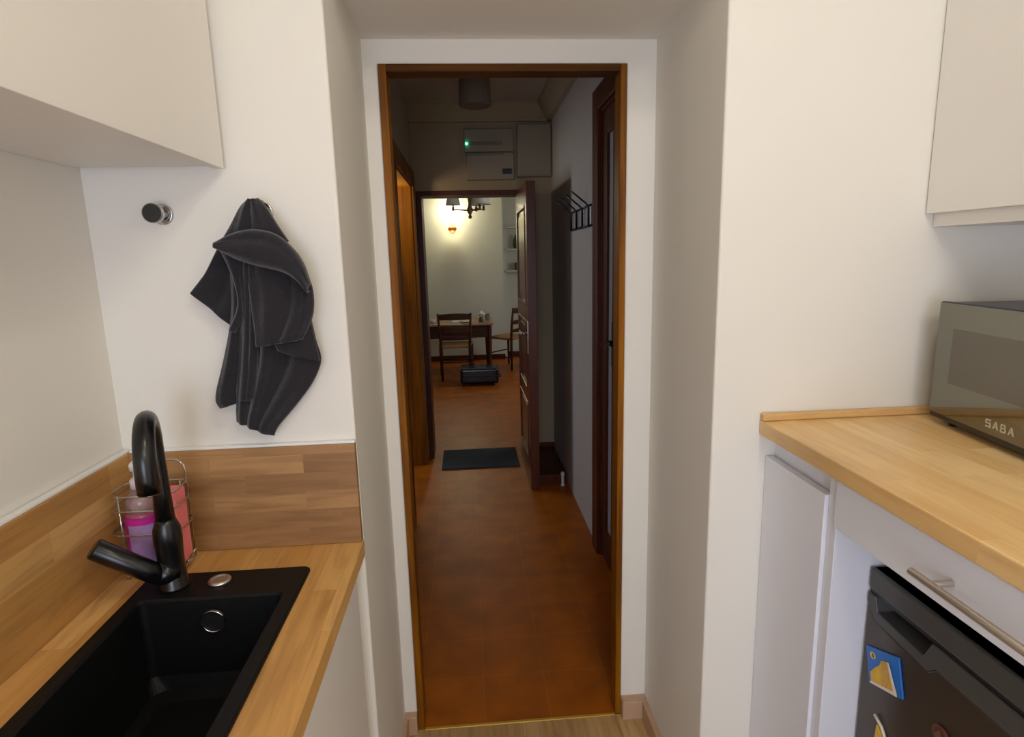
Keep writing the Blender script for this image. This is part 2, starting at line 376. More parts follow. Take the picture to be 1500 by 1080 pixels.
# right hall doorway with glazed door
rf = thing('door_frame', 'dark brown frame of the side doorway on the right of the hall', 'door frame', (hr, 2.4, 0))
MB().box(hr - .022, hr, 2.84, 2.95, .001, 2.30).box(hr - .022, hr, 1.89, 1.96, .001, 2.30).box(hr - .022, hr, 1.96, 2.84, 2.20, 2.30).build('casing', M['dark'], rf, bevel=0.004)
MB().box(hr - .004, hr + .11, 2.83, 2.86, .001, 2.22).box(hr - .004, hr + .11, 1.95, 1.98, .001, 2.22).box(hr - .004, hr + .11, 1.98, 2.83, 2.19, 2.22).build('jamb', M['dark'], rf, bevel=0.002)
gd = thing('glazed_door', 'dark closed door with a tall grey glass pane, right of hall', 'door', (hr + .02, 2.4, 0))
MB().box(hr + .005, hr + .04, 2.76, 2.829, .012, 2.19).box(hr + .005, hr + .04, 1.981, 2.06, .012, 2.19).box(hr + .005, hr + .04, 2.06, 2.76, .012, .17).box(hr + .005, hr + .04, 2.06, 2.76, 2.08, 2.19).box(hr + .005, hr + .04, 2.55, 2.645, .17, 2.08).build('leaf', M['dark'], gd, bevel=0.003)
MB().box(hr + .018, hr + .024, 2.645, 2.76, .17, 2.08).box(hr + .018, hr + .024, 2.06, 2.55, .17, 2.08).build('pane', M['greyglass'], gd)
MB().box(hr - .003, hr + .0045, 2.575, 2.62, 1.05, 1.25).cyl((hr, 2.6, 1.16), (hr - .03, 2.6, 1.16), .008).cyl((hr - .028, 2.605, 1.16), (hr - .028, 2.50, 1.16), .008).build('handle', M['darkmetal'], gd)

struct(rf); struct(gd); struct(dl)
for o_, n_ in ((fr, 'door_1'), (lf, 'door_2'), (ff, 'door_3'), (dl, 'door_4'), (rf, 'door_5'), (gd, 'door_6')): o_.name = n_
# dining room shell
struct(MB().box(-2.5, 0.553, 9.0, 9.1, 0, ZC).box(0.553, 2.5, 9.22, 9.32, 0, ZC).box(0.553, 0.60, 9.1, 9.22, 0, ZC).build('wall_dining_far', M['dining']))
struct(MB().box(-2.6, -2.5, 4.8, 9.3, 0, ZC).build('wall_dining_left', M['dining']))
struct(MB().box(2.5, 2.6, 4.7, 9.3, 0, ZC).build('wall_dining_right', M['dining']))
struct(MB().box(-2.6, -0.48, 4.7, 4.8, 0, ZC).box(0.76, 2.6, 4.7, 4.8, 0, ZC).build('wall_dining_near', M['dining']))
struct(MB().box(-2.6, 2.6, 4.7, 9.3, ZC, ZC + 0.1).build('ceiling', M['ceil']))
struct(MB().box(-2.5, 0.55, 8.985, 9.0, 0, 0.08).box(0.60, 2.5, 9.205, 9.22, 0, 0.08).build('baseboard_dining', M['dark'], bevel=0.003))

# ================================================================== KITCHEN LEFT
WZ = 0.92
wt = MB()
x0, x1, y0, y1 = -0.757, -0.258, -0.9, YB
hx0, hx1, hy0, hy1 = -0.655, -0.36, 0.50, 1.15
def slab_with_hole(mb, x0, x1, y0, y1, hx0, hx1, hy0, hy1, z0, z1):
    def ring(a, b, c, d, z): return [mb.bm.verts.new(p) for p in ((a, c, z), (b, c, z), (b, d, z), (a, d, z))]
    ot, it, ob, ib = ring(x0, x1, y0, y1, z1), ring(hx0, hx1, hy0, hy1, z1), ring(x0, x1, y0, y1, z0), ring(hx0, hx1, hy0, hy1, z0)
    for i in range(4):
        j = (i + 1) % 4
        mb.bm.faces.new((ot[i], ot[j], it[j], it[i])); mb.bm.faces.new((ob[j], ob[i], ib[i], ib[j]))
        mb.bm.faces.new((ot[j], ot[i], ob[i], ob[j])); mb.bm.faces.new((it[i], it[j], ib[j], ib[i]))
slab_with_hole(wt, x0, x1, y0, y1 - .001, hx0, hx1, hy0, hy1, WZ - 0.038, WZ)
tag(wt.build('worktop', M['oak'], bevel=0.002), 'orange oak stave worktop around the black sink', 'worktop')
sp = thing('splashback', 'oak stave splashback board on the back wall under the towel', 'splashback', (-0.5, YB, WZ))
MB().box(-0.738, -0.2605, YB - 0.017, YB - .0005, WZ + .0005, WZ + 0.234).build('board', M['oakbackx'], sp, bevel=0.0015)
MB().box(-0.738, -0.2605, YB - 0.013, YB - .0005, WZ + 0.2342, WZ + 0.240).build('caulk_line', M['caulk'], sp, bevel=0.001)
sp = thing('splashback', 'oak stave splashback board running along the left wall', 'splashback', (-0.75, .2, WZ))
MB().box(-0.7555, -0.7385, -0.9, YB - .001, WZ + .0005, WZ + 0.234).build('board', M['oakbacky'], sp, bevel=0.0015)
MB().box(-0.7555, -0.742, -0.9, YB - .001, WZ + 0.2342, WZ + 0.240).build('caulk_line', M['caulk'], sp, bevel=0.001)

# sink
sk = thing('kitchen_sink', 'matt black granite sink set into the oak worktop', 'sink', (-0.51, 0.83, WZ))
sx0, sx1, sy0, sy1 = -0.668, -0.346, 0.46, 1.168
bx0, bx1, by0, by1 = -0.640, -0.376, 0.49, 1.068
sm = MB()
sm.loft([rrect(sx0, sx1, sy0, sy1, WZ + .0003, .014), rrect(sx0, sx1, sy0, sy1, WZ + .005, .014), rrect(sx0 + .003, sx1 - .003, sy0 + .003, sy1 - .003, WZ + .0075, .012),
         rrect(bx0 - .004, bx1 + .004, by0 - .004, by1 + .004, WZ + .0075, .012), rrect(bx0, bx1, by0, by1, WZ + .003, .012),
         rrect(bx0 + .004, bx1 - .004, by0 + .004, by1 - .004, WZ - .15, .014), rrect(bx0 + .012, bx1 - .012, by0 + .012, by1 - .012, WZ - .175, .03),
         rrect(bx0 + .035, bx1 - .035, by0 + .035, by1 - .035, WZ - .182, .03)])
sm.build('basin', M['blacksink'], sk)
ov = MB(); ov.tube([(-0.506, by1 - .0015, 0.882), (-0.506, by1 - .008, 0.882)], .0235, 32); ov.build('overflow_cover', M['black'], sk, bevel=0.002)
MB().tube([(-0.506 + .0215 * math.cos(2 * PI * i / 40), by1 - .0095, 0.882 + .0215 * math.sin(2 * PI * i / 40)) for i in range(40)], .0016, 8, closed=True).build('overflow_ring', M['chrome'], sk)
MB().tube([(-0.508, 0.78, WZ - .181), (-0.508, 0.78, WZ - .176)], .045, 32).build('drain', M['chrome'], sk, bevel=0.002)
kb = MB().lathe([(.0215, 0), (.0215, .003), (.019, .006), (.012, .0068), (.0115, .0055), (.0, .0055)][:5], (-0.514, 1.124, WZ + .0078), 32)
kb.build('drain_knob', M['steel'], sk)

# tap
tp = thing('kitchen_tap', 'matt black swan neck mixer tap with side lever behind the sink', 'tap', (-0.598, 1.118, WZ + .008))
bx, by, bz = -0.598, 1.118, WZ + .008
MB().lathe([(.0285, 0), (.0285, .004), (.0255, .008), (.0235, .06), (.0245, .085), (.0255, .10), (.0245, .122), (.0195, .135), (.0175, .142)], (bx, by, bz), 32).build('body', M['blacktap'], tp)
d = Vector((0.36, -0.933, 0)).normalized()
path = [(bx, by, bz + .14), (bx, by, bz + .20), (bx, by, bz + .262)]
rad = [.0175, .0155, .0145]
R0 = .070
for i in range(1, 15):
    a = PI * i / 14
    p = Vector((bx, by, bz + .285)) + d * R0 * (1 - math.cos(a)) + Vector((0, 0, R0 * math.sin(a)))
    path.append(p); rad.append(.0145 + .0035 * i / 14)
e = Vector(path[-1]); path += [e - Vector((0, 0, .015)), e - Vector((0, 0, .040))]; rad += [.0185, .0185]
path[0] = (bx, by, bz + .138)
MB().tube(path, rad, 24).build('spout', M['blacktap'], tp)
MB().tube([e - Vector((0, 0, .0405)), e - Vector((0, 0, .043))], .014, 24).build('aerator', M['chrome'], tp)
l0 = Vector((bx - .006, by - .020, bz + .030)); l1 = Vector((-0.698, 1.056, 1.046))
dv = (l1 - l0).normalized()
MB().tube([l0, l0 + dv * .04, l1 - dv * .003, l1], [.0185, .0198, .0196, .0172], 24).build('lever', M['blacktap'], tp)
MB().tube([Vector((bx + .004, by, bz + .030)), l0 + dv * .016], .0225, 24).build('lever_hub', M['blacktap'], tp)

# wire caddy
cd = thing('wire_caddy', 'chrome wire sink caddy in the corner behind the black tap', 'caddy', (-0.665, 1.20, WZ))
cx0, cx1, cy0, cy1 = -0.727, -0.603, 1.162, 1.240
wr = MB()
for z, g in ((1.103, 0), (1.072, .003), (1.022, .006), (.936, 0)):
    base = rrect(cx0 - g, cx1 + g, cy0 - g * .5, cy1, z, .022)
    pts = []
    for p in base:
        sag = .012 * max(0, 1 - abs(p[0] - (cx0 + cx1) / 2) / .062) * (1 if p[1] < 1.2 else 0)
        pts.append((p[0], p[1], p[2] - sag))
    wr.tube(pts, .0017, 8, closed=True)
for px, py in ((cx0 + .02, cy0), (cx1 - .02, cy0), (cx0 + .02, cy1), (cx1 - .02, cy1)):
    wr.tube([(px, py, .936), (px, py, 1.103)], .0017, 8)
wr.tube([(cx1 - .004, 1.235, .93), (cx1 - .004, 1.236, 1.12)] + [(cx1 - .030 + .026 * math.cos(PI * i / 8), 1.236, 1.128 + .022 * math.sin(PI * i / 8)) for i in range(9)] + [(cx1 - .056, 1.236, 1.10)], .0017, 8)
for i in range(5): wr.tube([(cx0 + .018 + i * .022, cy0, .936), (cx0 + .018 + i * .022, cy1, .936)], .0014, 8)
wr.build('wire_frame', M['chrome'], cd)
for px, py in ((cx0 + .015, cy0 + .008), (cx1 - .01, cy0 + .012), (cx0 + .02, cy1 - .006), (cx1 - .02, cy1 - .006)):
    MB().tube([(px, py, WZ + .0005), (px, py, .938)], [.0045, .0035], 12).build('foot', M['chrome'], cd)
MB().tube([(cx1 + .004 + .011 * math.cos(2 * PI * i / 20), 1.20 + .010 * math.sin(2 * PI * i / 20), .949 + .016 * math.cos(2 * PI * i / 20)) for i in range(20)], .0015, 8, closed=True).build('side_loop', M['chrome'], cd)
# soap bottle
sb = thing('soap_bottle', 'pink liquid soap bottle with white pump inside the wire caddy', 'bottle', (-0.686, 1.20, .9385))
MB().lathe([(.026, 0), (.030, .006), (.0315, .05), (.031, .11), (.030, .118)], (-0.686, 1.20, .9385), 32, sy=.85).build('body', M['pinkliq'], sb)
MB().lathe([(.0295, .1185), (.027, .140), (.018, .158), (.0125, .166)], (-0.686, 1.20, .9385), 32, sy=.85).build('shoulder', M['clear'], sb)
pu = MB().lathe([(.0135, .1665), (.0135, .184), (.010, .188), (.006, .190), (.006, .203), (.011, .204), (.0115, .216), (.008, .221)], (-0.686, 1.20, .9385), 24)
pu.tube([(-0.686, 1.20, .9385 + .212), (-0.660, 1.190, .9385 + .210)], [.005, .0035], 12)
pu.build('pump', M['pump'], sb)
MB().lathe([(.0322, .01), (.0328, .05), (.0322, .108)], (-0.686, 1.20, .9385), 24, sy=.88, a0=-2.95, a1=-0.2, caps=False).build('label_band', M['magenta'], sb, solid=.0006)
MB().lathe([(.0338, .012), (.0344, .05), (.0338, .095)], (-0.686, 1.20, .9385), 16, sy=.9, a0=-2.05, a1=-0.5, caps=False).build('label_patch', M['lilac'], sb, solid=.0006)
sg = MB(); sg.box(-0.648, -0.606, 1.176, 1.226, .9390, 1.098)
tag(sg.build('sponge', M['sponge'], bevel=0.006, seg=3), 'salmon pink sponge standing upright in the wire caddy', 'sponge')

# base units left
for i, (a, b, lb) in enumerate(((0.62, 1.222, 'white handleless base cabinet under the sink'), (0.015, 0.617, 'white base cabinet left of the sink cabinet, nearer the camera'))):
    c = thing('base_cabinet', lb, 'cabinet', (-0.5, (a + b) / 2, 0))
    MB().box(-0.286, -0.267, a, b, .10, .8745).build('door', M['white'], c, bevel=0.0015)
    MB().box(-0.745, -0.2875, a, a + .016, .10, .70).box(-0.745, -0.2875, b - .016, b, .10, .70).box(-0.745, -0.2875, a + .016, b - .016, .10, .116).box(-.745, -.735, a + .016, b - .016, .116, .70).build('carcass', M['white'], c)
    MB().box(-0.345, -0.33, a, b, 0.001, .0995).build('plinth', M['white'], c)
struct(MB().box(-0.31, -0.292, 1.224, YB - .001, 0, .8815).build('trim_filler', M['white']))

# wall cabinet left
uc = thing('wall_cabinet', 'white wall cabinet mounted above the sink on the left', 'cabinet', (-0.6, 0.97, 1.736))
MB().box(-0.756, -0.494, 0.07, 1.272, 1.742, 2.47).build('carcass', M['white'], uc, bevel=0.001)
MB().box(-0.493, -0.474, 0.672, 1.2735, 1.736, 2.47).build('door', M['white'], uc, bevel=0.0012)
MB().box(-0.493, -0.474, 0.07, 0.669, 1.736, 2.47).build('door', M['white'], uc, bevel=0.0012)

# hooks on the wall
def make_hook(x, z, lb):
    k = thing('towel_hook', lb, 'hook', (x, YB, z), 'round chrome hooks on the back wall')
    MB().tube([(x, YB - .0002, z), (x, YB - .005, z), (x, YB - .006, z)], [.021, .021, .019], 32).build('wall_plate', M['chrome'], k)
    MB().tube([(x, YB - .0062, z), (x, YB - .025, z), (x, YB - .030, z), (x, YB - .044, z)], [.013, .013, .0185, .0195], 32).build('peg', M['chrome'], k)
    MB().tube([(x, YB - .0443, z), (x, YB - .0460, z)], [.0180, .0172], 32).build('cap', M['rubber'], k)
    return k
k1 = make_hook(-0.610, 1.651, 'bare round chrome hook with black cap beside the towel')
k2 = make_hook(-0.412, 1.652, 'round chrome hook holding the charcoal towel')

# ------------------------------------------------------------------ towel
def resample(poly, n):
    P = [Vector((p[0], p[1])) for p in poly]
    # Catmull-Rom smoothing
    S = []
    for i in range(len(P) - 1):
        a, b, c, e = P[max(i - 1, 0)], P[i], P[i + 1], P[min(i + 2, len(P) - 1)]
        for k in range(12):
            t = k / 12
            S.append(0.5 * ((2 * b) + (c - a) * t + (2 * a - 5 * b + 4 * c - e) * t * t + (-a + 3 * b - 3 * c + e) * t ** 3))
    S.append(P[-1])
    D = [0]
    for i in range(1, len(S)): D.append(D[-1] + (S[i] - S[i - 1]).length)
    out = []; j = 0
    for i in range(n):
        t = D[-1] * i / (n - 1)
        while j < len(D) - 2 and D[j + 1] < t: j += 1
        u = (t - D[j]) / max(1e-9, D[j + 1] - D[j]); out.append(S[j].lerp(S[j + 1], min(1, u)))
    return out
def sheet(mb, Lp, Rp, yb, bulge=.012, folds=(), rows=40, cols=30, ytop=None, wav=.0, edge=.6, hem=False):
    A, B = resample(Lp, rows), resample(Rp, rows); G = []
    for i in range(rows):
        t = i / (rows - 1); row = []
        for j in range(cols):
            s = j / (cols - 1); p = A[i].lerp(B[i], s)
            y = yb if ytop is None else ytop + (yb - ytop) * min(1, t * 1.6)
            y -= bulge * (math.sin(PI * s) ** edge)
            for (c0, c1, w, am) in folds:
                c = c0 + (c1 - c0) * t; y -= am * math.exp(-((s - c) / w) ** 2) * (0.35 + 0.65 * math.sin(PI * min(1, .15 + t * .85)) ** .5)
            y -= wav * math.sin(9 * s + 5 * t) * math.sin(4 * t + 2 * s)
            if hem and t > .93: y -= .0022
            row.append(mb.bm.verts.new((p.x, y, p.y)))
        G.append(row)
    for i in range(rows - 1):
        for j in range(cols - 1):
            f = mb.bm.faces.new((G[i][j], G[i][j + 1], G[i + 1][j + 1], G[i + 1][j])); f.smooth = True
tw = MB()
# left wing, seen from its shaded side
sheet(tw, [(-.484, 1.592), (-.515, 1.548), (-.562, 1.492)], [(-.455, 1.575), (-.452, 1.50), (-.482, 1.417)], 1.262, .004, [(.5, .5, .15, -.006)], ytop=1.245, wav=.003)
# short lobe behind on the left
sheet(tw, [(-.47, 1.56), (-.482, 1.45), (-.512, 1.35), (-.536, 1.276), (-.529, 1.250)], [(-.43, 1.56), (-.445, 1.46), (-.470, 1.35), (-.484, 1.29), (-.488, 1.262)], 1.262, .010, [(.3, .35, .15, .006)], ytop=1.244, hem=True)
# long main panel
sheet(tw, [(-.462, 1.585), (-.462, 1.48), (-.476, 1.38), (-.491, 1.28), (-.495, 1.222)], [(-.335, 1.56), (-.325, 1.45), (-.318, 1.39), (-.312, 1.346), (-.334, 1.30), (-.372, 1.253), (-.414, 1.207), (-.424, 1.187)], 1.256, .012,
      [(.10, .16, .06, .014), (.30, .42, .06, .014), (.20, .28, .045, -.014), (.62, .60, .07, -.010), (.80, .78, .10, .010)], rows=60, cols=60, ytop=1.240, wav=.002, hem=True)
# right flap with a turned corner
sheet(tw, [(-.41, 1.46), (-.405, 1.41), (-.392, 1.372)], [(-.325, 1.46), (-.318, 1.40), (-.311, 1.347)], 1.238, .012, [(.5, .4, .2, .004)], ytop=1.240)
# lapel edge over the wing
sheet(tw, [(-.484, 1.588), (-.466, 1.53), (-.462, 1.47), (-.484, 1.418)], [(-.43, 1.57), (-.441, 1.50), (-.449, 1.45), (-.476, 1.412)], 1.240, .008, [(.3, .4, .2, .005)], ytop=1.226, rows=30, cols=20)
# pleats in the centre
sheet(tw, [(-.440, 1.56), (-.449, 1.46), (-.468, 1.34), (-.480, 1.27)], [(-.415, 1.56), (-.424, 1.46), (-.438, 1.34), (-.452, 1.27)], 1.240, .014, [(.5, .5, .12, -.008)], ytop=1.232, rows=30, cols=16)
# front panel ending in a hem
sheet(tw, [(-.436, 1.56), (-.430, 1.47), (-.427, 1.384)], [(-.338, 1.55), (-.312, 1.505), (-.311, 1.45), (-.337, 1.396)], 1.220, .012, [(.30, .25, .10, .008), (.72, .50, .10, -.012), (.93, .85, .06, .006)], ytop=1.236, rows=40, cols=40, wav=.003, hem=True)
# cone under the hook
sheet(tw, [(-.420, 1.672), (-.438, 1.655), (-.462, 1.615), (-.488, 1.580)], [(-.402, 1.672), (-.388, 1.655), (-.366, 1.617), (-.350, 1.590)], 1.232, .016, [(.32, .30, .09, .006), (.68, .72, .09, .006), (.5, .5, .06, -.006)], ytop=1.240, rows=36, cols=36, edge=.5)
# rolled band across the top: top edge to bottom edge
sheet(tw, [(-.478, 1.590), (-.446, 1.606), (-.405, 1.612), (-.365, 1.602), (-.336, 1.574), (-.319, 1.545), (-.308, 1.505)], [(-.476, 1.580), (-.450, 1.562), (-.415, 1.548), (-.384, 1.540), (-.358, 1.532), (-.334, 1.516), (-.312, 1.490)], 1.210, .026, [(.75, .8, .2, .004), (.25, .3, .12, -.004)], rows=50, cols=20, wav=.003, edge=.6)
tw.tube([(-.416, 1.236, 1.664), (-.420, 1.262, 1.668), (-.412, 1.266, 1.6735), (-.404, 1.262, 1.668), (-.404, 1.236, 1.664)], .003, 8)
tag(tw.build('hand_towel', M['towel'], solid=.0045), 'charcoal grey terry towel hanging in folds from a chrome hook', 'towel')

# ================================================================== KITCHEN RIGHT
RZ = 1.165
rw = MB().box(0.663, 1.299, -0.2, YB - .012, RZ - .035, RZ)
tag(rw.build('worktop', M['beech'], bevel=0.003), 'light beech stave worktop under the microwave', 'worktop')
tag(MB().box(0.663, 1.299, YB - .0305, YB - .0115, RZ + .0005, RZ + .017).build('wood_strip', M['beechx'], bevel=0.003), 'narrow beech upstand strip along the back of right worktop', 'upstand')
nc = thing('base_cabinet', 'narrow white corner cabinet below the light beech worktop', 'cabinet', (.8, 1.16, 0))
MB().box(.682, .700, 1.043, YB - .0115, .08, 1.077).build('door', M['white2'], nc, bevel=0.0015)
MB().box(.690, 1.29, 1.0145, 1.0415, .001, RZ - .036).build('side_panel', M['white2'], nc, bevel=0.001)
MB().box(.706, .722, 1.0415, YB - .0115, 1.06, RZ - .036).build('top_rail', M['white2'], nc)
MB().box(.73, .745, 1.0415, YB - .0115, .001, .08).build('plinth', M['white2'], nc)
dr = thing('drawer_unit', 'white drawer with steel bar handle above the small fridge', 'drawer', (.75, .72, 1.02))
MB().box(.684, .702, .42, 1.0135, 1.024, 1.118).build('drawer_front', M['white2'], dr, bevel=0.0015)
MB().box(.703, 1.20, .44, .456, 1.03, RZ - .037).box(.703, 1.20, .985, 1.001, 1.03, RZ - .037).box(.703, 1.20, .456, .985, 1.03, 1.04).box(1.19, 1.20, .456, .985, 1.04, RZ - .037).build('drawer_box', M['white2'], dr)
hd = MB().tube([(.649, .773, 1.070), (.649, .467, 1.070)], .0062, 20)
for y in (.735, .505): hd.tube([(.6840, y, 1.070), (.652, y, 1.070)], .0052, 16)
hd.build('bar_handle', M['steel'], dr, bevel=0.001)
struct(MB().box(.69, 1.29, .39, .408, 0, RZ - .036).build('trim_panel', M['white2']))

# fridge
fg = thing('fridge', 'dark grey small fridge under the white drawer', 'fridge', (1.0, .72, 0))
FX = .764
MB().box(.815, 1.285, .44, 1.008, .02, .925).build('body', M['black'], fg, bevel=0.004)
MB().box(FX + .004, 1.285, .44, 1.009, .9255, .938).box(FX, .813, .44, 1.009, .895, .938).build('top_trim', M['fridgetrim'], fg, bevel=0.004)
# lower band with the notch for the fingers
MB().prism([(FX, 1.009, .886), (FX, .990, .886), (FX, .980, .858), (FX, .862, .852), (FX, .846, .886), (FX, .44, .886), (FX, .44, .845), (FX, .835, .845), (FX, .850, .830), (FX, .985, .838), (FX, .997, .852), (FX, 1.009, .866)], (.048, 0, 0)).build('handle_band', M['fridgetrim'], fg, bevel=0.002)
MB().box(FX + .004, .813, .441, 1.008, .8862, .8948).build('gap_shade', M['black'], fg)  # black filler strip, the shade in the gap given by colour
MB().box(.797, .814, .85, .99, .860, .8861).build('handle_recess', M['black'], fg)
MB().prism([(FX + .001, 1.009, .8655), (FX + .001, .997, .8515), (FX + .001, .985, .8375), (FX + .001, .850, .8295), (FX + .001, .835, .8445), (FX + .001, .44, .8445), (FX + .001, .44, .03), (FX + .001, 1.009, .03)], (.047, 0, 0)).build('door', M['fridge'], fg, bevel=0.003)
for px, py in ((.85, .47), (.85, .98), (1.25, .47), (1.25, .98)):
    MB().cyl((px, py, .0005), (px, py, .0198), .018).build('foot', M['black'], fg)

# magnets on the fridge door (front face x = FX+.001)
FM = FX + .0005
mg = thing('fridge_magnet', 'blue tile magnet with a yellow sandy shape on the fridge', 'magnet', (FM, .95, .755))
MB().prism([(FM, .996, .777), (FM, .911, .811), (FM, .891, .740), (FM, .978, .706)], (-.004, 0, 0)).build('tile', M['blue'], mg, bevel=0.001)
MB().prism([(FM - .0042, y, z) for y, z in ((.976, .733), (.971, .7165), (.904, .7395), (.918, .760), (.933, .785), (.950, .776), (.954, .763), (.963, .753))], (-.0018, 0, 0)).build('sand_shape', M['yellow'], mg, bevel=0.0006)
MB().prism([(FM - .0062, y, z) for y, z in ((.948, .773), (.935, .780), (.924, .757), (.925, .738), (.940, .734))], (-.001, 0, 0)).build('sand_peak', M['sand'], mg)
MB().prism([(FM - .0062, y, z) for y, z in ((.934, .785), (.929, .784), (.914, .758), (.902, .737), (.972, .713), (.970, .718), (.912, .741), (.920, .757))], (-.0012, 0, 0)).build('white_stripe', M['cream'], mg)
MB().tube([(FM - .0048, .974 + .0058 * math.cos(2 * PI * i / 18), .770 + .0058 * math.sin(2 * PI * i / 18)) for i in range(18)], .0014, 8, closed=True).build('sun_ring', M['yellow'], mg)
m2 = thing('fridge_magnet', 'yellow pointed magnet with cream edge, lowest on the fridge', 'magnet', (FM, .945, .60))
MB().prism([(FM, .947, .640), (FM, .922, .622), (FM, .905, .590), (FM, .952, .575)], (-.005, 0, 0)).build('wedge', M['yellow'], m2, bevel=0.001)
MB().tube([(FM - .004, .955, .655), (FM - .004, .934, .645), (FM - .004, .908, .612)], .0028, 10).build('cream_edge', M['cream'], m2)
m3 = thing('fridge_magnet', 'small brick red magnet right of the blue tile magnet', 'magnet', (FM, .815, .735))
MB().lathe([(.018, 0), (.018, .003), (.014, .005)], (0, 0, 0), 20).xform(Matrix.Translation((FM, .806, .742)) @ Matrix.Rotation(-PI / 2, 4, 'Y')).build('disc', M['rednote'], m3, bevel=0.001)
MB().prism([(FM - .0052, .815, .741), (FM - .0052, .806, .753), (FM - .0052, .797, .741), (FM - .0052, .806, .733)], (-.002, 0, 0)).build('relief', M['bronze'], m3)

# microwave (turned a few degrees)
mw = thing('microwave_oven', 'microwave with mirrored grey glass front on the beech worktop', 'microwave', (1.02, 1.211, RZ))
mw.rotation_euler = (0, 0, 0)
rot = Matrix.Translation((1.02, 1.211, RZ)) @ Matrix.Rotation(math.radians(-8.5), 4, 'Z')
def mbx(*a): return MB().box(*a).xform(rot)
# local: x = depth towards the wall, -y = towards the camera
mbx(.013, .235, -.43, -.001, .012, .266).build('case', M['black'], mw, bevel=0.006)
mbx(.0, .0125, -.435, .0, .014, .268).build('front_frame', M['black'], mw, bevel=0.003)
mbx(-.0022, -.0002, -.433, -.003, .026, .2655).build('glass_front', M['mwglass'], mw, bevel=0.0008)
mbx(-.0031, -.0024, -.30, -.055, .098, .214).build('window', M['mwwindow'], mw)
for px, py in ((.03, -.04), (.03, -.40), (.21, -.04), (.21, -.40)):
    MB().cyl((px, py, .0005), (px, py, .0118), .010).xform(rot).build('foot', M['black'], mw)
# raised brand letters, stroke by stroke
def letter(mb, ch, y, z, h, w):
    t = h * .2
    def seg(a, b):
        (u0, v0), (u1, v1) = a, b
        p, q = Vector((u0 * w, v0 * h)), Vector((u1 * w, v1 * h)); dd = (q - p).normalized(); nn = Vector((-dd.y, dd.x)) * t / 2
        pts = [p - nn, q - nn, q + nn, p + nn]
        mb.prism([(-.0024, y - k.x, z + k.y) for k in pts], (-.0008, 0, 0))
    S = {'S': [((1, .95), (.1, .95)), ((.05, 1), (.05, .5)), ((0, .52), (1, .52)), ((.95, .5), (.95, 0)), ((1, .05), (0, .05))],
         'A': [((.05, 0), (.5, 1)), ((.95, 0), (.5, 1)), ((.25, .33), (.75, .33))],
         'B': [((.08, 0), (.08, 1)), ((0, .95), (.8, .95)), ((0, .52), (.9, .52)), ((0, .05), (.9, .05)), ((.82, .95), (.82, .52)), ((.94, .5), (.94, .05))]}
    for a, b in S[ch]: seg(a, b)
lt = MB()
for i, ch in enumerate('SABA'): letter(lt, ch, -.178 - i * .0195, .040, .0145, .013)
lt.xform(rot).build('brand_letters', M['letters'], mw)

# wall cabinet right
ur = thing('wall_cabinet', 'white wall cabinet above the microwave on the right', 'cabinet', (1.15, 1.0, 1.62))
MB().box(1.037, 1.299, .05, YB - .012, 1.592, 2.47).build('carcass', M['white'], ur, bevel=0.001)
MB().box(1.016, 1.035, .70, YB - .014, 1.620, 2.47).build('door', M['white'], ur, bevel=0.0015)
MB().box(1.016, 1.035, .05, .697, 1.620, 2.47).build('door', M['white'], ur, bevel=0.0015)

# ================================================================== HALL THINGS
mt = MB().box(-.24, .345, 4.215, 4.66, .0005, .010)
tag(mt.build('doormat', M['mat'], bevel=0.003), 'dark blue grey doormat in the far doorway', 'doormat')
ep = thing('electrical_panel', 'cream electrical panel with green light above the far doorway', 'electrical panel', (.2, 4.5, 2.1))
MB().box(.018, .372, 4.452, 4.4995, 2.29, 2.448).box(.028, .372, 4.445, 4.4995, 2.098, 2.286).build('housing', M['panel'], ep, bevel=0.006)
MB().box(.05, .29, 4.449, 4.4518, 2.335, 2.36).build('switch_row', M['drum'], ep, bevel=0.001)
MB().box(.03, .30, 4.440, 4.4448, 2.266, 2.284).build('lid_edge', M['drum'], ep, bevel=0.002)
MB().box(.285, .352, 4.438, 4.4448, 2.135, 2.172).build('breaker', M['black'], ep, bevel=0.002)
MB().ball((.034, 4.447, 2.347), .008).build('indicator_light', M['led'], ep)
bo = thing('wall_box', 'plain cream wall box right of the electrical panel', 'box', (.52, 4.5, 2.1))
MB().box(.395, .640, 4.43, 4.4995, 2.115, 2.475).build('housing', M['panel'], bo, bevel=0.004)
MB().box(.402, .633, 4.421, 4.4295, 2.122, 2.468).build('lid', M['panel'], bo, bevel=0.004)
dc = thing('ceiling_lamp', 'round unlit drum lamp on the hall ceiling', 'ceiling lamp', (.09, 3.85, ZC))
MB().lathe([(.092, -.165), (.098, -.158), (.094, -.02), (.088, -.012)], (.09, 3.85, ZC), 36).build('shade', M['drum'], dc)
MB().lathe([(.075, -.0118), (.075, -.0003)], (.09, 3.85, ZC), 36).build('base_plate', M['black'], dc)
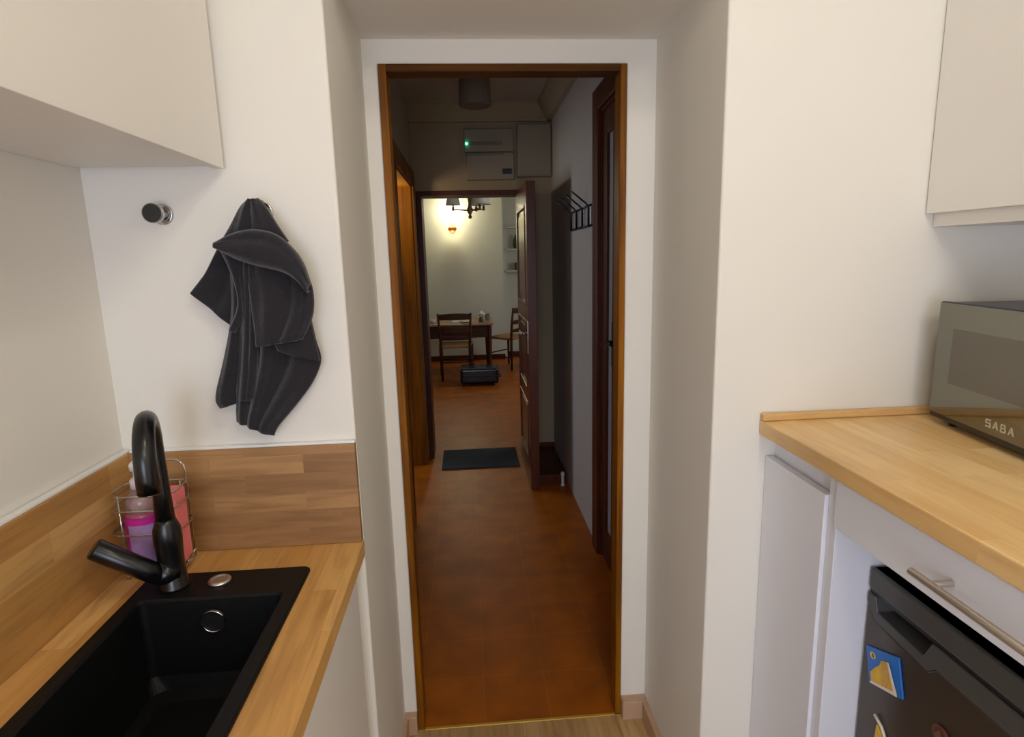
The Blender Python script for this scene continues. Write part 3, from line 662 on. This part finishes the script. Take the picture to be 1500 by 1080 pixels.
# coat rack: rails with slanted arms
cr = thing('coat_rack', 'metal coat rack with slanted arms on the right hall wall', 'coat rack', (hr, 3.33, 1.75))
rk = MB()
rk.tube([(hr - .012, 3.02, 1.695), (hr - .012, 3.62, 1.695)], .006, 10)
rk.tube([(hr - .012, 3.02, 1.795), (hr - .012, 3.62, 1.795)], .005, 10)
rk.build('rail', M['darkmetal'], cr)
for i in range(4):
    y = 3.06 + i * .17
    MB().tube([(hr - .018, y, 1.69), (hr - .018, y, 1.79), (hr - .030, y, 1.805), (hr - .100, y + .02, 1.865)], .0048, 10).build('arm', M['darkmetal'], cr)
    MB().box(hr - .0115, hr - .0005, y - .012, y + .012, 1.70, 1.79).build('bracket', M['chrome'], cr, bevel=0.001)
lb = thing('dark_block', 'low dark block on the floor behind the open door', 'box', (.53, 4.15, 0))  # thin dark block filling the floor between door leaf and wall
MB().box(.446, .632, 3.86, 4.47, .001, .050).build('body', M['dark'], lb, bevel=0.003)
MB().box(.443, .635, 3.857, 4.473, .0505, .060).build('lid', M['dark'], lb, bevel=0.003)
tag(MB().lathe([(.014, 0), (.014, .01), (.010, .014), (.010, .07), (.013, .075), (.013, .095), (.009, .10)], (.600, 3.80, .0005), 20).build('door_stop', M['china']), 'small pale door stop on the floor in front of the dark block', 'door stop')

# ================================================================== DINING ROOM
tb = thing('dining_table', 'dark wooden dining table with a drawer apron against far wall', 'table', (-.28, 8.3, 0))
TZ = .70
MB().box(-.90, .325, 7.72, 8.60, TZ - .025, TZ).build('tabletop', M['tabletop'], tb, bevel=0.005)
MB().box(-.86, .285, 7.76, 7.78, TZ - .19, TZ - .0255).box(-.86, .285, 8.53, 8.55, TZ - .19, TZ - .0255).box(-.86, -.84, 7.78, 8.53, TZ - .19, TZ - .0255).box(.265, .285, 7.78, 8.53, TZ - .19, TZ - .0255).build('apron', M['table'], tb)
for px, py in ((-.87, 7.75), (.235, 7.75), (-.87, 8.50), (.235, 8.50)):
    MB().tube([(px + .03, py + .03, .0005), (px + .03, py + .03, .42), (px + .03, py + .03, TZ - .026)], [.022, .034, .038], 4, smooth=False).build('leg', M['table'], tb, bevel=0.002)
dw = MB().box(-.45, -.05, 7.748, 7.7595, TZ - .13, TZ - .045).build('drawer', M['table'], tb, bevel=0.002)
MB().ball((-.25, 7.738, TZ - .09), .012).build('knob', M['bronze'], dw)

def make_chair(lb):
    c = thing('dining_chair', lb, 'chair', (0, 0, 0), 'dark wooden dining chairs')
    W, D, S = .215, .20, .44
    MB().loft([[(-W, D, S - .018), (W, D, S - .018), (W * .88, -D, S - .018), (-W * .88, -D, S - .018)],
               [(-W - .006, D + .006, S), (W + .006, D + .006, S), (W * .88 + .006, -D - .006, S), (-W * .88 - .006, -D - .006, S)],
               [(-W, D, S + .014), (W, D, S + .014), (W * .88, -D, S + .014), (-W * .88, -D, S + .014)]], close_first=True).build('seat', M['rush'], c, bevel=0.005)
    for sx in (-1, 1):
        MB().tube([(sx * W * .97, D * .95, 0), (sx * W * .97, D * .95, S - .02)], [.014, .019], 12).build('leg', M['table'], c)
        MB().tube([(sx * W * .84, -D * .95, 0), (sx * W * .84, -D * .97, S), (sx * W * .90, -D * 1.12, .68), (sx * W * .95, -D * 1.3, .87)], [.014, .019, .016, .014], 12).build('leg', M['table'], c)
        MB().tube([(sx * W * .97, D * .95, .18), (sx * W * .84, -D * .95, .18)], .009, 10).build('stretcher', M['table'], c)
    MB().tube([(-W * .97, D * .95, .22), (W * .97, D * .95, .22)], .009, 10).build('stretcher', M['table'], c)
    MB().tube([(-W * .84, -D * .95, .24), (W * .84, -D * .95, .24)], .009, 10).build('stretcher', M['table'], c)
    for z0, z1, yy in ((.79, .86, 1.27), (.64, .69, 1.12), (.53, .57, 1.04)):
        p = []
        for i in range(11):
            u = i / 10; p.append((-W * .92 + 2 * W * .92 * u, -D * yy - .025 * math.sin(PI * u), z0))
        arch = [(q[0], q[1], z1 + .012 * math.sin(PI * i / 10)) for i, q in enumerate(p)]
        s = MB(); ring = [s.bm.verts.new(q) for q in p]; top = [s.bm.verts.new(q) for q in arch]
        for i in range(10): s.bm.faces.new((ring[i], ring[i + 1], top[i + 1], top[i]))
        s.build('back_slat', M['table'], c, solid=.014)
    return c
c1 = make_chair('dark wooden chair seen from behind in front of the table')
c1.location = (-.175, 7.66, 0.0005)
c2 = copy_tree(c1); c2['label'] = 'dark wooden chair with rush seat standing right of the table'
c2.location = (.56, 8.28, 0.0005); c2.rotation_euler = (0, 0, math.radians(46))
sc = thing('suitcase', 'black hard shell suitcase lying on the dining room floor', 'suitcase', (.1, 7.2, 0))
MB().box(-.125, .345, 7.08, 7.42, .028, .225).build('shell', M['case'], sc, bevel=0.035, seg=5)
MB().box(-.128, .348, 7.077, 7.423, .118, .126).build('zip_band', M['black'], sc, bevel=0.02)
for z in (.07, .175): MB().box(-.06, .25, 7.0775, 7.0815, z - .008, z + .008).build('rib', M['case'], sc, bevel=0.001)
MB().tube([(.348, 7.17, .10), (.372, 7.18, .10), (.372, 7.30, .10), (.348, 7.31, .10)], .008, 10).build('handle', M['black'], sc)
for px, py in ((-.09, 7.12), (-.09, 7.36), (.28, 7.12), (.28, 7.36)):
    MB().tube([(px - .01, py, .0145), (px + .01, py, .0145)], .014, 16).build('wheel', M['black'], sc)

# things on the table
fv = thing('flower_vase', 'small vase with white flowers on the dining table', 'vase', (.17, 7.95, TZ))
MB().lathe([(.028, .0005), (.034, .02), (.022, .05), (.026, .06)], (.17, 7.95, TZ), 20).build('vase', M['leaf'], fv)
st = MB()
for dx, dy, h in ((-.03, 0, .09), (.01, .02, .11), (.035, -.01, .09), (0, -.02, .10)):
    st.tube([(.17, 7.95, TZ + .05), (.17 + dx, 7.95 + dy, TZ + h)], .003, 6)
st.build('stems', M['leaf'], fv)
for dx, dy, h in ((-.03, 0, .10), (.01, .02, .125), (.035, -.01, .10), (0, -.02, .11)):
    MB().ball((.17 + dx, 7.95 + dy, TZ + h), .024, sz=.7).build('flower', M['petal'], fv)
tag(MB().lathe([(.026, .0005), (.028, .004), (.033, .10), (.031, .10), (.025, .008)], (.255, 7.98, TZ), 24).build('drinking_glass', M['glass']), 'drinking glass right of the flower vase', 'glass')
tag(MB().lathe([(.045, .0005), (.06, .004), (.095, .018), (.093, .021), (.055, .008)], (-.03, 7.92, TZ), 28).build('plate', M['china']), 'white plate seen through the chair back on the table', 'plate')
tag(MB().lathe([(.025, .0005), (.038, .01), (.046, .05), (.043, .05), (.034, .012)], (-.47, 7.95, TZ), 24).build('bowl', M['china']), 'small pale bowl at the left end of the table', 'bowl')
tag(MB().box(-.22, -.12, 7.86, 8.0, TZ + .0005, TZ + .022).build('book', M['petal'], bevel=0.002), 'closed pale book on the table behind the chair back', 'book')

# sconce
so = thing('wall_lamp', 'lit amber wall lamp on the dining room wall', 'wall lamp', (-.183, 9.0, 1.95))
MB().tube([(-.183, 8.9997, 1.93), (-.183, 8.985, 1.93)], .035, 24).build('wall_plate', M['cupwood'], so, bevel=0.002)
MB().tube([(-.183, 8.985, 1.93), (-.183, 8.93, 1.925), (-.183, 8.905, 1.945)], .010, 12).build('arm', M['cupwood'], so)
MB().lathe([(.010, -.062), (.040, -.050), (.062, -.018), (.060, .008), (.045, .02)], (-.183, 8.90, 1.975), 24).build('cup', M['cupwood'], so)
MB().lathe([(.02, .021), (.035, .045), (.038, .075), (.028, .10), (.012, .112)], (-.183, 8.90, 1.975), 24).build('bulb', M['bulb'], so)

# chandelier
chx, chy = .065, 7.0
ch = thing('chandelier', 'unlit bronze chandelier with grey fabric shades over the dining table', 'chandelier', (chx, chy, ZC))
MB().lathe([(.004, 1.985), (.018, 1.992), (.022, 2.01), (.012, 2.03), (.030, 2.06), (.034, 2.09), (.022, 2.12), (.016, 2.16), (.026, 2.22), (.020, 2.26), (.012, 2.30), (.010, 2.50), (.05, 2.59), (.055, 2.6195)], (chx, chy, 0), 24).build('stem', M['bronze'], ch)
for ang in (178, 8, 62, -46):
    a = math.radians(ang); rr = .19 if ang == 178 else .16
    ex, ey = chx + rr * math.cos(a), chy + rr * math.sin(a) * .9
    arm = MB().tube([(chx + .02 * math.cos(a), chy + .02 * math.sin(a), 2.08), (chx + rr * .5 * math.cos(a), chy + rr * .45 * math.sin(a), 2.085), (ex, ey, 2.09), (ex, ey, 2.14)], [.009, .007, .008, .012], 12).build('arm', M['bronze'], ch)
    MB().lathe([(.006, 2.075), (.018, 2.085), (.014, 2.105), (.02, 2.12)], (ex, ey, 0), 16).build('cup', M['bronze'], arm)
    MB().lathe([(.084, 2.142), (.048, 2.29)], (ex, ey, 0), 24, caps=False).build('shade', M['shade'], ch, solid=.002)

# wall shelves in the recess and what stands on them
for i, (z, lb) in enumerate(((1.99, 'topmost of the three shelves in the dining room recess'), (1.665, 'middle shelf of the three in the dining room recess'), (1.345, 'lowest of the three shelves in the dining room recess'))):
    tag(MB().box(.6005, 1.0, 9.03, 9.2195, z - .02, z).build('wall_shelf', M['dining'], bevel=0.002), lb, 'shelf', 'recess shelves')
tag(MB().lathe([(.03, .0005), (.045, .06), (.04, .13), (.018, .18), (.022, .20)], (.76, 9.12, 1.665), 20).build('vase', M['leaf']), 'dark green vase on the middle recess shelf beside the door edge', 'vase')
tag(MB().box(.74, .80, 9.06, 9.2, 1.3455, 1.46).build('book', M['rednote'], bevel=0.002), 'dark reddish book standing on the lowest recess shelf', 'book')

# ================================================================== LIGHT
def area(name, loc, target, size, power, col, sy=None, spread=None):
    l = bpy.data.lights.new(name, 'AREA'); l.energy = power; l.color = col[:3]; l.size = size
    if sy: l.shape = 'RECTANGLE'; l.size_y = sy
    if spread: l.spread = spread
    o = bpy.data.objects.new(name, l); COL.objects.link(o); o.location = loc
    o.rotation_euler = (Vector(target) - Vector(loc)).to_track_quat('-Z', 'Y').to_euler()
    return o
def point(name, loc, power, col, r=.05):
    l = bpy.data.lights.new(name, 'POINT'); l.energy = power; l.color = col[:3]; l.shadow_soft_size = r
    o = bpy.data.objects.new(name, l); COL.objects.link(o); o.location = loc; return o
point('kitchen_ceiling_point', (.34, .25, 2.56), 12, (1.0, .94, .83), .08)
point('kitchen_ceiling_point', (.62, -.95, 2.5), 20, (1.0, .95, .86), .10)  # unseen second point, added to brighten the left wall
area('kitchen_overhead_fill', (.25, -1.0, 2.58), (.25, -.6, 0), 1.3, 6, (1.0, .95, .90), 1.6)  # large soft fill added below the ceiling, no real fitting
area('kitchen_window_light', (-.15, -1.9, 1.2), (.25, 1.3, .9), 1.0, 36, (.66, .76, 1.0), 1.2)
area('side_room_daylight', (-1.9, 4.38, 1.45), (.5, 3.5, 1.3), .7, 15, (.58, .72, 1.0), 1.2)
point('jamb_fill', (-.62, 4.10, 1.96), 5, (1.0, .80, .45), .05)  # unseen warm fill, added to brighten the top of the far jamb
point('wall_lamp_light', (-.183, 8.84, 2.22), 12, (1.0, .90, .64), .05)
point('sconce_under_fill', (-.183, 8.86, 1.87), 1.6, (1.0, .88, .55), .03)  # extra fill added to lift the shadow under the sconce cup
point('dining_fill', (.3, 5.9, 2.35), 1.8, (1.0, .92, .80), .15)  # weak fill added to brighten the chandelier shades and door leaf
area('dining_daylight', (2.4, 6.6, 1.5), (-.2, 6.6, .6), 1.0, 22, (.76, .84, 1.0), 1.2)

w = bpy.data.worlds.new('world'); bpy.context.scene.world = w; w.use_nodes = True
w.node_tree.nodes['Background'].inputs[0].default_value = (.6, .65, .75, 1); w.node_tree.nodes['Background'].inputs[1].default_value = .05

# ================================================================== CAMERA
cam = bpy.data.cameras.new('camera'); co = bpy.data.objects.new('camera', cam); COL.objects.link(co)
yaw, pit, rol = 0.0715, -0.1869, -0.0250
fw = Vector((math.sin(yaw) * math.cos(pit), math.cos(yaw) * math.cos(pit), math.sin(pit)))
r = Vector((math.cos(yaw), -math.sin(yaw), 0)); u = r.cross(fw)
r2 = r * math.cos(rol) + u * math.sin(rol); u2 = -r * math.sin(rol) + u * math.cos(rol)
mt4 = Matrix((r2, u2, -fw)).transposed().to_4x4(); mt4.translation = Vector((0, 0, 1.55))
co.matrix_world = mt4
cam.sensor_fit = 'HORIZONTAL'; cam.sensor_width = 36; cam.lens = 867.7 / 1500 * 36; cam.clip_start = .02
bpy.context.scene.camera = co
vs = bpy.context.scene.view_settings
vs.view_transform = 'Standard'; vs.look = 'None'; vs.exposure = -0.2; vs.gamma = 1.1
